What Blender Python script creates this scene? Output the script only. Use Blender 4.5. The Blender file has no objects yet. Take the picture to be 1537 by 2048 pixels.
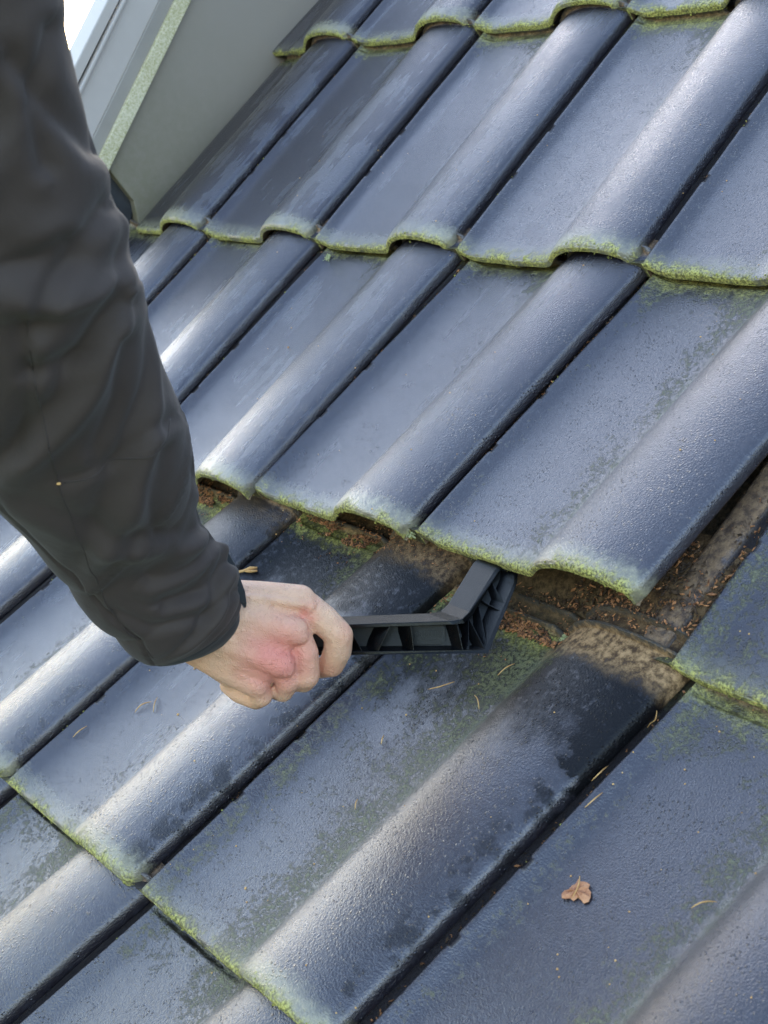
import bpy, bmesh, math, random
from mathutils import Vector, Matrix, noise
random.seed(7)
sc = bpy.context.scene
col = sc.collection
PITCH = math.radians(50)
ROOT = Matrix.Rotation(PITCH, 4, 'X')          # roof coordinates (x across, y up the slope, z off the tiles) -> world
W, LC = .265, .343                              # cover width and course length of a tile (m)

# ------------------------------------------------------------------ camera
CAMP = Vector((1.51439735, .06232171, .73294893))
RR = Vector((.58215958, .57575879, -.57410107)); RD = Vector((.18613036, -.78170752, -.59522168)); RF = Vector((-.79148324, .23965636, -.56224471))
FPX = 3000.0
NOTCH = (.105, .175)
RIBS = (LC + .013, LC + .031)
cd = bpy.data.cameras.new('camera'); cam = bpy.data.objects.new('camera', cd); col.objects.link(cam); sc.camera = cam
cd.sensor_fit = 'VERTICAL'; cd.sensor_height = 24; cd.sensor_width = 18; cd.lens = FPX / 2048 * 24
cd.clip_start = .02; cd.clip_end = 3000
m = Matrix.Identity(4)
for r in range(3):
    m[r][0] = RR[r]; m[r][1] = -RD[r]; m[r][2] = -RF[r]; m[r][3] = CAMP[r]
cam.matrix_world = ROOT @ m
cd.dof.use_dof = True; cd.dof.focus_distance = 1.28; cd.dof.aperture_fstop = 12

# ------------------------------------------------------------------ sky, sun, exposure
SUN = Vector((-.72, .54, .21)).normalized()     # direction to the sun in world coordinates
EL = math.asin(SUN.z); AZ = math.atan2(SUN.x, SUN.y)
w = bpy.data.worlds.new('World'); sc.world = w; w.use_nodes = True
nt = w.node_tree
sky = nt.nodes.new('ShaderNodeTexSky'); sky.sky_type = 'NISHITA'; sky.sun_disc = False
sky.sun_elevation = EL; sky.sun_rotation = AZ; sky.air_density = 1.0; sky.dust_density = 1.6; sky.ozone_density = .65
bg = nt.nodes['Background']; bg.inputs['Strength'].default_value = .15
nt.links.new(sky.outputs[0], bg.inputs[0])
sl = bpy.data.lights.new('sun', 'SUN'); sl.energy = .5; sl.angle = math.radians(42); sl.color = (1, .985, .97)
so = bpy.data.objects.new('sun', sl); col.objects.link(so)
so.rotation_euler = SUN.to_track_quat('Z', 'Y').to_euler()
sc.view_settings.view_transform = 'Standard'; sc.view_settings.look = 'None'; sc.view_settings.exposure = 2.65; sc.view_settings.gamma = 1

# ------------------------------------------------------------------ helpers
def pdir(x, y): return RR * ((x - 768.5) / FPX) + RD * ((y - 1024) / FPX) + RF
def P(x, y, d): return CAMP + pdir(x, y) * d                      # a point at depth d
def ipz(x, y, z):
    v = pdir(x, y); return CAMP + v * ((z - CAMP.z) / v.z)
def ipx(x, y, X):
    v = pdir(x, y); return CAMP + v * ((X - CAMP.x) / v.x)
def sst(a, b, x):
    t = max(0., min(1., (x - a) / (b - a))) if a != b else float(x > a); return t * t * (3 - 2 * t)
def tag(o, label=None, cat=None, group=None, kind=None):
    if label: o['label'] = label
    if cat: o['category'] = cat
    if group: o['group'] = group
    if kind: o['kind'] = kind
    return o
def obj(name, bm, mat, parent=None, smooth=True, mw=None):
    me = bm if isinstance(bm, bpy.types.Mesh) else bpy.data.meshes.new(name)
    if not isinstance(bm, bpy.types.Mesh):
        bm.normal_update(); bm.to_mesh(me); bm.free()
    if mat and not me.materials: me.materials.append(mat)
    if smooth: me.polygons.foreach_set('use_smooth', [True] * len(me.polygons))
    o = bpy.data.objects.new(name, me); col.objects.link(o)
    if mw is not None: o.matrix_world = mw
    if parent: o.parent = parent
    return o
def prism(bm, pts, ext):
    """closed polygon pts (Vectors) extruded along ext"""
    a = [bm.verts.new(p) for p in pts]; b = [bm.verts.new(p + ext) for p in pts]
    n = len(pts); f = [bm.faces.new(a), bm.faces.new(b[::-1])]
    for i in range(n): f.append(bm.faces.new((a[i], b[i], b[(i + 1) % n], a[(i + 1) % n])))
    bmesh.ops.recalc_face_normals(bm, faces=f); return f
def tube(bm, pts, rad, n=8):
    rings = []
    for i, p in enumerate(pts):
        t = (pts[min(i + 1, len(pts) - 1)] - pts[max(i - 1, 0)]).normalized()
        a = t.cross(Vector((.3, .5, .81))).normalized(); b = t.cross(a)
        r = rad[i] if isinstance(rad, (list, tuple)) else rad
        rings.append([bm.verts.new(p + (a * math.cos(q * 2 * math.pi / n) + b * math.sin(q * 2 * math.pi / n)) * r) for q in range(n)])
    for i in range(len(rings) - 1):
        for q in range(n): bm.faces.new((rings[i][q], rings[i][(q + 1) % n], rings[i + 1][(q + 1) % n], rings[i + 1][q]))
    bm.faces.new(rings[0][::-1]); bm.faces.new(rings[-1])

class NT:
    def __init__(s, name):
        s.m = bpy.data.materials.new(name); s.m.use_nodes = True; s.t = s.m.node_tree; s.b = s.t.nodes['Principled BSDF']
    def n(s, ty, **k):
        x = s.t.nodes.new(ty)
        for a, b in k.items(): setattr(x, a, b)
        return x
    def put(s, sock, v):
        if isinstance(v, bpy.types.NodeSocket): s.t.links.new(v, sock)
        elif isinstance(v, (tuple, list)) and len(v) == 3 and sock.type == 'RGBA': sock.default_value = (*v, 1)
        else: sock.default_value = v
    def m_(s, op, a, b=0., c=0., clamp=False):
        x = s.n('ShaderNodeMath', operation=op); x.use_clamp = clamp
        s.put(x.inputs[0], a); s.put(x.inputs[1], b); s.put(x.inputs[2], c); return x.outputs[0]
    def mr(s, v, a, b, c=0., d=1.):
        x = s.n('ShaderNodeMapRange', interpolation_type='SMOOTHSTEP'); x.clamp = True
        for i, q in enumerate((v, a, b, c, d)): s.put(x.inputs[i], q)
        return x.outputs[0]
    def mix(s, f, a, b):
        x = s.n('ShaderNodeMix', data_type='RGBA'); s.put(x.inputs[0], f); s.put(x.inputs[6], a); s.put(x.inputs[7], b); return x.outputs[2]
    def mf(s, f, a, b):
        x = s.n('ShaderNodeMix', data_type='FLOAT'); s.put(x.inputs[0], f); s.put(x.inputs[2], a); s.put(x.inputs[3], b); return x.outputs[0]
    def noise(s, vec, scale, detail=4., rough=.55, dist=0.):
        x = s.n('ShaderNodeTexNoise'); s.put(x.inputs['Vector'], vec); x.inputs['Scale'].default_value = scale
        x.inputs['Detail'].default_value = detail; x.inputs['Roughness'].default_value = rough; x.inputs['Distortion'].default_value = dist
        return x.outputs[0]
    def vor(s, vec, scale, feature='F1', rnd=1.):
        x = s.n('ShaderNodeTexVoronoi', feature=feature); s.put(x.inputs['Vector'], vec); x.inputs['Scale'].default_value = scale
        x.inputs['Randomness'].default_value = rnd; return x.outputs['Distance']
    def vm(s, op, a, b):
        x = s.n('ShaderNodeVectorMath', operation=op); s.put(x.inputs[0], a); s.put(x.inputs[1], b); return x.outputs[0]
    def bump(s, h, dist, st=1., nrm=None):
        x = s.n('ShaderNodeBump'); s.put(x.inputs['Height'], h); x.inputs['Distance'].default_value = dist; s.put(x.inputs['Strength'], st)
        if nrm: s.put(x.inputs['Normal'], nrm)
        return x.outputs[0]
    def attr(s, nm):
        x = s.n('ShaderNodeAttribute', attribute_type='OBJECT', attribute_name=nm); return x.outputs['Fac']
    def set(s, **k):
        for a, b in k.items(): s.put(s.b.inputs[a.replace('_', ' ')], b)

# ------------------------------------------------------------------ materials
def tile_material():
    t = NT('glazed_tile')
    co = t.n('ShaderNodeTexCoord').outputs['Object']
    rnd = t.n('ShaderNodeObjectInfo').outputs['Random']
    off = t.n('ShaderNodeCombineXYZ')
    for i, k in enumerate((37., 71., 13.)): t.put(off.inputs[i], t.m_('MULTIPLY', rnd, k))
    v = t.vm('ADD', co, off.outputs[0])
    s = t.n('ShaderNodeSeparateXYZ'); t.put(s.inputs[0], co); x, y, z = s.outputs
    x = t.m_('SUBTRACT', x, t.m_('MULTIPLY', y, t.attr('lean'))); y = t.m_('DIVIDE', y, t.attr('stretch'))
    xf = t.m_('ADD', t.m_('DIVIDE', t.m_('DIVIDE', x, W), t.attr('spread')), 1.)
    big = t.noise(v, 9, 4); mid = t.noise(v, 38, 6, .65); fine = t.noise(v, 160, 5, .7); grain = t.noise(v, 620, 3, .6)
    streakv = t.vm('MULTIPLY', v, (1., .07, 1.)); streak = t.noise(streakv, 70, 4, .6, .25)
    algae, wet, moss, dust, head, soot = t.attr('algae'), t.attr('wet'), t.attr('moss'), t.attr('dust'), t.attr('head'), t.attr('soot')
    # glaze
    c = t.mix(big, (.009, .0078, .0115), (.018, .0150, .022))
    c = t.mix(t.mr(fine, .45, .75, 0, .4), c, (.05, .052, .07))
    rough = t.mf(mid, .22, .36)
    # dark wet runs where rain has soaked the grime
    runs = t.m_('MULTIPLY', t.mr(t.m_('ADD', t.m_('MULTIPLY', streak, .45), t.m_('ADD', t.m_('MULTIPLY', big, .55), t.m_('MULTIPLY', t.mr(xf, .62, .25), .06))), .475, .50), wet)
    c = t.mix(t.m_('MULTIPLY', runs, .75), c, (.014, .012, .015)); rough = t.mf(runs, rough, .12)
    # sooty wet stain
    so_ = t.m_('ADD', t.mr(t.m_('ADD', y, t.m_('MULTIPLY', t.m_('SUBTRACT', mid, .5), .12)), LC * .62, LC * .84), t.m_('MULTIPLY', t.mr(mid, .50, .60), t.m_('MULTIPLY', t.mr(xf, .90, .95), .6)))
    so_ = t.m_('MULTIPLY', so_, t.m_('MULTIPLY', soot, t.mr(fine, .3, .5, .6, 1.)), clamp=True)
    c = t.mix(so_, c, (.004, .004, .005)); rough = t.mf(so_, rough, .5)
    # grey green algae film in torn patches, thickest beside the roll and in the pan
    zone = t.m_('ADD', t.mr(t.m_('ABSOLUTE', t.m_('SUBTRACT', xf, .50)), .16, .0, 0., .16), t.mr(y, LC * .75, LC, 0., .16))
    zone = t.m_('ADD', zone, t.mr(t.m_('ABSOLUTE', t.m_('SUBTRACT', xf, .10)), .07, .0, 0., .08))
    zone = t.m_('SUBTRACT', zone, t.mr(xf, .62, .75, 0, .22))
    am = t.m_('ADD', t.m_('ADD', t.m_('MULTIPLY', mid, .40), t.m_('MULTIPLY', fine, .60)), zone)
    am = t.mr(t.m_('ADD', am, t.m_('MULTIPLY', algae, .27)), .76, .94)
    am = t.m_('MULTIPLY', am, t.mr(t.noise(v, 330, 3, .7), .40, .56, .15, 1.))
    ac = t.mix(fine, (.085, .09, .045), (.25, .245, .135))
    c = t.mix(t.m_('MULTIPLY', am, .82), c, ac); rough = t.mf(am, rough, .62)
    # chalky bloom plus painted cream highlight on the roll's tail end, bloom where water dries
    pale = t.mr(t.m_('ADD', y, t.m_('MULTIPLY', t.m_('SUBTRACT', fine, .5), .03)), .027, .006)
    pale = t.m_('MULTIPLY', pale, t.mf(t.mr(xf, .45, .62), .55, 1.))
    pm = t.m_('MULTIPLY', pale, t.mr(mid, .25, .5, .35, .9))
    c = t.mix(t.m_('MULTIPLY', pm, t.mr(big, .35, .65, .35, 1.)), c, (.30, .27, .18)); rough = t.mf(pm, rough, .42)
    crease = t.m_('MULTIPLY', t.mr(t.m_('ABSOLUTE', t.m_('SUBTRACT', xf, .545)), .035, .004), t.mr(t.m_('ADD', mid, t.m_('MULTIPLY', algae, .1)), .45, .62))
    c = t.mix(t.m_('MULTIPLY', crease, .4), c, (.16, .17, .12)); rough = t.mf(crease, rough, .5)
    # moss at the tail edge, on its face and along the course line above
    mb = t.mr(t.m_('ADD', y, t.m_('MULTIPLY', t.m_('SUBTRACT', fine, .5), .030)), t.mf(moss, .002, .015), t.mf(moss, -.006, -.001))
    face = t.mr(y, .0012, .0002)
    hb = t.m_('MULTIPLY', t.mr(t.m_('SUBTRACT', LC - .006, t.m_('ADD', y, t.m_('MULTIPLY', t.m_('SUBTRACT', fine, .5), .04))), t.mf(head, .004, .020), -.006), t.mr(xf, .56, .50))
    hb = t.m_('MULTIPLY', hb, t.m_('MULTIPLY', head, t.mr(mid, .35, .6, .25, 1.)))
    mm = t.m_('MAXIMUM', t.m_('MAXIMUM', t.m_('MULTIPLY', mb, t.mr(mid, .40, .56, .05, 1.)), t.m_('MULTIPLY', face, t.mr(mid, .34, .52, .15, 1.))), hb)
    mc = t.mix(t.mr(t.noise(v, 420, 3, .7), .38, .62), (.11, .105, .024), (.56, .51, .14)); mc = t.mix(t.mr(mid, .58, .72, 0, .7), mc, (.10, .075, .04))
    c = t.mix(mm, c, mc); rough = t.mf(mm, rough, .85)
    # dry tan dust under the lap
    du = t.m_('MULTIPLY', t.mr(t.m_('ADD', y, t.m_('MULTIPLY', t.m_('SUBTRACT', mid, .5), .02)), LC - .026, LC - .004), t.m_('MULTIPLY', t.mr(xf, .50, .58), dust))
    du = t.m_('MAXIMUM', du, t.mr(t.m_('ADD', y, t.m_('MULTIPLY', t.m_('SUBTRACT', mid, .5), .01)), LC + .004, LC + .012, 0, .9))
    bar = t.m_('MULTIPLY', t.m_('MULTIPLY', t.attr('bare'), t.mr(xf, -.002, -.012)), t.mr(mid, .3, .5, .3, 1.))
    du = t.m_('MAXIMUM', du, bar)
    dc = t.mix(t.mr(fine, .35, .65), (.075, .042, .022), (.42, .26, .14)); dc = t.mix(t.m_('MULTIPLY', bar, .55), dc, (.085, .056, .036))
    c = t.mix(t.m_('MULTIPLY', du, t.mr(fine, .2, .5, .78, 1.)), c, dc); rough = t.mf(du, rough, .8)
    nt_ = t.m_('MAXIMUM', t.mr(t.m_('ABSOLUTE', t.m_('SUBTRACT', y, NOTCH[0])), .0062, .004), t.mr(t.m_('ABSOLUTE', t.m_('SUBTRACT', y, NOTCH[1])), .0062, .004))
    lap = t.mr(y, LC + .010, LC + .014); c = t.mix(t.m_('MULTIPLY', lap, .62), c, (.030, .020, .013))
    rbm = t.m_('MAXIMUM', t.mr(t.m_('ABSOLUTE', t.m_('SUBTRACT', y, RIBS[0])), .0026, .0012), t.mr(t.m_('ABSOLUTE', t.m_('SUBTRACT', y, RIBS[1])), .0026, .0012))
    rbm = t.m_('MULTIPLY', rbm, t.m_('MULTIPLY', t.mr(xf, .06, .08), t.mr(fine, .62, .50, .25, .85))); c = t.mix(rbm, c, (.085, .075, .065)); rough = t.mf(rbm, rough, .3); du = t.m_('MULTIPLY', du, t.m_('SUBTRACT', 1., t.m_('MULTIPLY', rbm, .9)))
    gr = t.m_('MULTIPLY', t.m_('MAXIMUM', t.mr(xf, .046, .040), t.m_('MULTIPLY', nt_, t.mr(xf, .068, .060))), t.mr(xf, -.012, -.004)); c = t.mix(t.m_('MULTIPLY', gr, .8), c, (.010, .009, .007)); rough = t.mf(gr, rough, .8)
    dirty = t.m_('MAXIMUM', t.m_('MAXIMUM', mm, t.m_('MAXIMUM', du, gr)), t.m_('MULTIPLY', am, .8))
    # pimpled glaze, beads of rain, crusts
    b1 = t.bump(grain, .0009, t.mf(dirty, .75, .3))
    drop = t.mr(t.vor(v, 300), .30, .05); sel = t.mr(mid, .46, .56)
    dd = t.m_('MULTIPLY', drop, t.m_('MULTIPLY', sel, t.m_('SUBTRACT', 1., dirty, clamp=True)))
    b2 = t.bump(dd, .0010, .7, b1)
    b3 = t.bump(t.m_('MULTIPLY', dirty, t.m_('ADD', fine, grain)), .0012, .8, b2)
    b4 = t.bump(t.noise(v, 30, 3), .0012, .35, b3)
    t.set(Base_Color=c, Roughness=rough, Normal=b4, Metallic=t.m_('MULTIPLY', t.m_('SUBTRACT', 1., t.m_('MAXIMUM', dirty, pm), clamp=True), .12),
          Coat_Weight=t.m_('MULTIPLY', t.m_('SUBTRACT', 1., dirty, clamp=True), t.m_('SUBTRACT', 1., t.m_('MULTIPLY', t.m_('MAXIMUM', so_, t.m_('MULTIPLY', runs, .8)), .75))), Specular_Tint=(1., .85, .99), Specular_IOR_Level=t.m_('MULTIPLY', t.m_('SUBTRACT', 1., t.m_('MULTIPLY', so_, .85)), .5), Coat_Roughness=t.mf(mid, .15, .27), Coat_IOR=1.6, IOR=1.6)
    t.put(t.b.inputs['Coat Normal'], b4)
    return t.m
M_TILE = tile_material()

def simple(name, a, b, rough, scale=40., bump=.0005, bscale=300., metallic=0., coat=0., **k):
    t = NT(name); co = t.n('ShaderNodeTexCoord').outputs['Object']
    for kk, vv in k.items(): t.put(t.b.inputs[kk.replace('_', ' ')], vv)
    c = t.mix(t.mr(t.noise(co, scale, 6, .65), .3, .7), a, b)
    t.set(Base_Color=c, Roughness=rough, Metallic=metallic, Coat_Weight=coat, Normal=t.bump(t.noise(co, bscale, 4, .6), bump))
    return t.m
M_BACK = simple('bare_tile_back', (.13, .085, .055), (.26, .18, .12), .9, 90, .001, 400)
M_DECK = simple('roof_underlay', (.010, .009, .008), (.03, .024, .018), .9)
M_GROUND = simple('grass_ground', (.03, .05, .015), (.07, .09, .03), .95, .4, .02, 8)
M_MOSS = simple('moss_green', (.10, .10, .022), (.56, .52, .13), .95, 260, .0015, 900)
M_LICHEN = simple('lichen_grey_green', (.28, .31, .14), (.52, .52, .30), .95, 300, .0012, 700)
M_NEEDLE = simple('dry_needle', (.46, .22, .07), (.72, .44, .18), .7, 60)
M_LITTER = simple('bark_litter', (.12, .045, .02), (.62, .27, .11), .8, 160)
M_BED = simple('matted_dirt', (.022, .015, .010), (.13, .085, .052), .9, 220, .002, 500)
M_LITTER2 = simple('dark_litter', (.02, .012, .008), (.10, .055, .03), .85, 160)
M_LEAF = simple('dead_leaf', (.30, .11, .05), (.60, .28, .14), .6, 120, .0012, 260)
M_PLASTIC = simple('black_plastic', (.002, .002, .0025), (.005, .005, .006), .24, 60, .00025, 900, Specular_IOR_Level=.26)
M_WEB = simple('matt_black_plastic', (.002, .002, .0025), (.005, .005, .006), .62, 60, .0003, 700)
M_ZINC = simple('grey_cladding', (.23, .20, .18), (.28, .245, .22), .42, 6, .0002, 250)
M_FRAME = simple('blue_grey_frame', (.40, .345, .325), (.45, .39, .37), .35, 5, .0001, 200)
M_RUBBER = simple('black_seal', (.012, .012, .016), (.02, .02, .025), .6)
def trim_material():
    t = NT('algae_speckled_trim'); co = t.n('ShaderNodeTexCoord').outputs['Object']
    f = t.noise(co, 260, 6, .8); g = t.noise(co, 14, 3)
    c = t.mix(t.mr(t.m_('ADD', f, t.m_('MULTIPLY', g, .25)), .46, .80), (.66, .58, .43), (.34, .30, .14))
    t.set(Base_Color=c, Roughness=.6, Normal=t.bump(f, .001)); return t.m
M_TRIM = trim_material()
def cheek_material():
    t = NT('cheek_panel_grey'); co = t.n('ShaderNodeTexCoord').outputs['Object']
    g = t.noise(co, 5, 3); f = t.noise(co, 90, 6, .7)
    s = t.n('ShaderNodeSeparateXYZ'); t.put(s.inputs[0], co)
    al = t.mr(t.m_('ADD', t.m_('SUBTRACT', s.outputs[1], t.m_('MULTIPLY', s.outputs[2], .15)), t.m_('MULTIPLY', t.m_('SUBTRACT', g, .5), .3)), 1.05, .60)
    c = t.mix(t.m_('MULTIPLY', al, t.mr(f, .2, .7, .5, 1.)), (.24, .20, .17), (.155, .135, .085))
    t.set(Base_Color=c, Roughness=.5, Normal=t.bump(f, .0004)); return t.m
M_CHEEK = cheek_material()
M_FABRIC = None
def fabric(name, a, b, sc_=1500):
    t = NT(name); co = t.n('ShaderNodeTexCoord').outputs['Object']
    c = t.mix(t.noise(co, 18, 4), a, b); wv = t.noise(co, sc_, 2)
    t.set(Base_Color=c, Roughness=.78, Sheen_Weight=.08, Sheen_Roughness=.5, Normal=t.bump(wv, .0003, .6, t.bump(t.noise(co, 45, 3), .002, .5))); return t.m
M_FABRIC = fabric('softshell_fabric', (.033, .021, .018), (.046, .030, .026))
M_SEAM = fabric('seam_thread', (.028, .017, .014), (.038, .025, .021))
M_CUFF = fabric('dark_cuff', (.008, .009, .012), (.016, .018, .022))
def skin_material():
    t = NT('skin'); tc = t.n('ShaderNodeTexCoord'); co = tc.outputs['Object']
    c = t.mix(t.noise(co, 30, 4), (.72, .40, .27), (.80, .49, .33))
    c = t.mix(t.mr(t.noise(co, 90, 5, .7), .4, .7, 0, .35), c, (.58, .33, .25))
    for (px, py, d, r, colr, a) in SPOTS:
        p = P(px, py, d)
        dist = t.n('ShaderNodeVectorMath', operation='DISTANCE'); t.put(dist.inputs[0], co); dist.inputs[1].default_value = p
        mk = t.mr(t.m_('ADD', dist.outputs['Value'], t.m_('MULTIPLY', t.m_('SUBTRACT', t.noise(co, 120, 3), .5), .010)), r, r * .15, 0, a)
        c = t.mix(mk, c, colr)
    b1 = t.bump(t.vor(co, 620, 'DISTANCE_TO_EDGE'), .0010, 1.)
    b1 = t.bump(t.vor(t.vm('MULTIPLY', co, (1., 2.2, 1.)), 150, 'DISTANCE_TO_EDGE'), .0010, .35, b1)
    b1 = t.bump(t.noise(co, 55, 4, .6), .004, .5, b1)
    b2 = t.bump(t.noise(t.vm('MULTIPLY', co, (1., 1., 1.)), 220, 4, .6), .0009, .6, b1)
    t.set(Base_Color=c, Roughness=.46, Normal=b2, Subsurface_Weight=.12, Subsurface_Scale=.006)
    t.b.inputs['Subsurface Radius'].default_value = (1., .35, .2)
    return t.m
HD = 1.105   # depth of the knuckles from the camera
SPOTS = [(552, 1318, HD - .012, .046, (.74, .22, .19), .8), (612, 1222, HD, .016, (.74, .25, .21), .75), (600, 1275, HD, .012, (.76, .32, .25), .65),
         (650, 1345, HD + .02, .022, (.72, .28, .18), .5), (705, 1262, HD, .018, (.70, .32, .22), .5), (500, 1400, HD + .02, .03, (.74, .38, .22), .5), (380, 1335, HD, .028, (.74, .40, .25), .5)]

# ------------------------------------------------------------------ the tile
# (fraction of the width, height mm) from the left interlock to the right hand rim
PROF = [(-.105, -2), (-.104, 3), (-.100, 6.4), (-.09, 7), (-.06, 7.2), (-.03, 7), (-.015, 6.6), (-.008, 4.5), (-.003, 0), (.003, -2.5), (.015, -3), (.034, -2.5), (.040, .8), (.043, 5.2), (.046, 7.8),
        (.051, 8.7), (.058, 8.6), (.065, 7.7), (.076, 6), (.088, 4.2), (.102, 2.6), (.115, 1.5), (.135, .8), (.16, .4), (.20, .1), (.25, 0), (.31, -.2), (.37, -.4), (.43, -.5), (.475, -.3),
        (.505, .1), (.525, .6), (.542, 1.6), (.556, 3.4), (.57, 6.2), (.584, 9.6), (.60, 13.2), (.617, 16.5), (.635, 19.2), (.655, 21.6), (.68, 23.8), (.71, 25.6), (.745, 26.6), (.78, 27), (.82, 26.7), (.86, 25.8), (.90, 24.2),
        (.93, 22.5), (.955, 20.7), (.975, 19), (.988, 17.7), (.996, 16.3), (1.0, 14.6), (1.0022, 12.6), (1.003, 10.2), (1.0035, 8.), (1.0035, 6.), (1.0032, 4.8), (1.0015, 4.2), (.999, 4.0)]
def tile_ys():
    ys = [0, .0006, .0016, .003, .005, .008, .012, .016, .021, .027, .034, .044]
    y = .056
    while y < LC - .052:
        ys.append(y); y += .0125
    for q in NOTCH: ys += [q - .006, q - .0045, q - .002, q, q + .002, q + .0045, q + .006]
    ys.append(LC - .046); ys.append(LC - .038); ys.append(LC - .031)
    y = LC - .026
    while y < LC + .052: ys.append(y); y += .0014
    ys += [LC + .056, LC + .062, LC + .070, LC + .080, LC + .095, LC + .115]
    return sorted(set(round(q, 5) for q in ys))
RIBS = (LC + .013, LC + .031)
def zfun(xf, z, y):
    roll = sst(.52, .66, xf)
    zz = z
    zz -= 2.4 * max(0, 1 - y / .0035) ** 2 * (1 if xf < .99 else .3)
    if y < .024: zz -= (.5 + 2.0 * roll) * (1 - y / .024) ** 2.2
    if y < .018 and -.02 < xf < .044: zz = max(zz, -2 + 10 * (1 - y / .018))
    for q in NOTCH:
        if .039 < xf < .055: zz -= 5 * sst(.0055, .003, abs(y - q))
    # lap zone
    zz -= 1.2 * roll * sst(LC - .05, LC + .012, y)
    if .05 < xf < .52: zz -= 3.6 * sst(LC - .004, LC + .0, y) * sst(.05, .07, xf) * sst(.52, .49, xf)
    zz -= (4.5 - 2.5 * roll) * sst(LC + .014, LC + .018, y) * sst(.0, .05, xf)
    zz += 5.5 * sst(LC + .044, LC + .056, y) * sst(.03, .08, xf)
    hole = sst(.475, .485, xf) * sst(.545, .535, xf)
    for i, q in enumerate(RIBS):
        rb = sst(.0028, .0012, abs(y - q)) * sst(.05, .07, xf) * sst(1.0, .985, xf)
        zz += (6.0 if i == 0 else 7.) * rb * (1 - hole)
    zz -= 9 * hole * sst(LC + .006, LC + .01, y) * sst(LC + .040, LC + .036, y)
    return zz
def tile_mesh(name, xcut=None, seed=0, long=False):
    prof = [p for p in PROF if xcut is None or p[0] > xcut]
    if xcut is not None:
        z0 = prof[0][1]; prof = [(xcut, z0 - 5), (xcut + .001, z0 - 1.2), (xcut + .008, z0)] + [p for p in prof if p[0] > xcut + .02]
    ys = [q for q in tile_ys() if long or q < LC + .030]; bm = bmesh.new(); top = []; bot = []
    for y in ys:
        rt, rb = [], []
        for i, (xf, z) in enumerate(prof):
            wob = .0007 * noise.noise(Vector((xf * 5 + seed * 3.1, y * 16, seed))) * 1.0
            zz = zfun(xf, z, y) / 1000 + wob
            edge = 0.
            if y == 0: edge = .0008 * noise.noise(Vector((xf * 30, seed * 7.7, 2.))) + .0005 * noise.noise(Vector((xf * 90, seed, 5.)))
            taper = -.0060 * max(0, 1 - y / .012) ** 2.2
            rt.append(bm.verts.new(((xf - 1) * W + taper * sst(.93, 1., xf), y + edge, zz - .0175)))
            # underside: same section moved down and in
            zb = (zfun(min(xf, .97), z if xf < .97 else 12, max(y, .012)) - 8.6) / 1000 + wob
            if xf < .05: zb = -.0095
            if xf > .965: zb = min(zz - .001, .0052)
            xb = min((xf - 1) * W, -.0070) if xf > .9 else (xf - 1) * W
            if z < 4.3 and xf > .99: zb = zz + .0006; xb = (xf - 1) * W - .0010
            rb.append(bm.verts.new((xb, y + edge, zb - .0175)))
        top.append(rt); bot.append(rb)
    n = len(prof)
    for j in range(len(ys) - 1):
        for i in range(n - 1):
            bm.faces.new((top[j][i], top[j][i + 1], top[j + 1][i + 1], top[j + 1][i]))
            bm.faces.new((bot[j][i], bot[j + 1][i], bot[j + 1][i + 1], bot[j][i + 1])).material_index = 1
        bm.faces.new((top[j][0], top[j + 1][0], bot[j + 1][0], bot[j][0]))
        bm.faces.new((top[j][n - 1], bot[j][n - 1], bot[j + 1][n - 1], top[j + 1][n - 1]))
    for i in range(n - 1):
        bm.faces.new((top[0][i], bot[0][i], bot[0][i + 1], top[0][i + 1])); bm.faces.new((top[-1][i], top[-1][i + 1], bot[-1][i + 1], bot[-1][i]))
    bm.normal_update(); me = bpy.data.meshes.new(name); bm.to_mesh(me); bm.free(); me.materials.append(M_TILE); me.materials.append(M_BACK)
    me.polygons.foreach_set('use_smooth', [True] * len(me.polygons))
    me.set_sharp_from_angle(angle=math.radians(62))
    return me
FULL = [tile_mesh('roof_tile', None, s) for s in (1, 2, 3)]
LONG = tile_mesh('roof_tile', None, 4, True)
TILES = {}
def frame(T, H, ex=Vector((1, 0, 0))):
    d = H - T; ez = ex.cross(d).normalized(); ey = ez.cross(ex).normalized()
    mm = Matrix.Identity(4)
    for r in range(3): mm[r][0] = ex[r]; mm[r][1] = ey[r]; mm[r][2] = ez[r]; mm[r][3] = T[r]
    return mm, d.dot(ex) / d.dot(ey), d.dot(ey) / LC
def TL(o, xf, y, z):
    """a point of the tile (fraction across, metres up, mm above the pan) in roof coordinates"""
    yy = y * o['stretch']; return o.matrix_world @ Vector(((xf - 1) * W * o['spread'] + yy * o['lean'], yy, (z - 17.5) / 1000))
def V(u, v, z): return Vector((u * W, v * LC, z))
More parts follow.
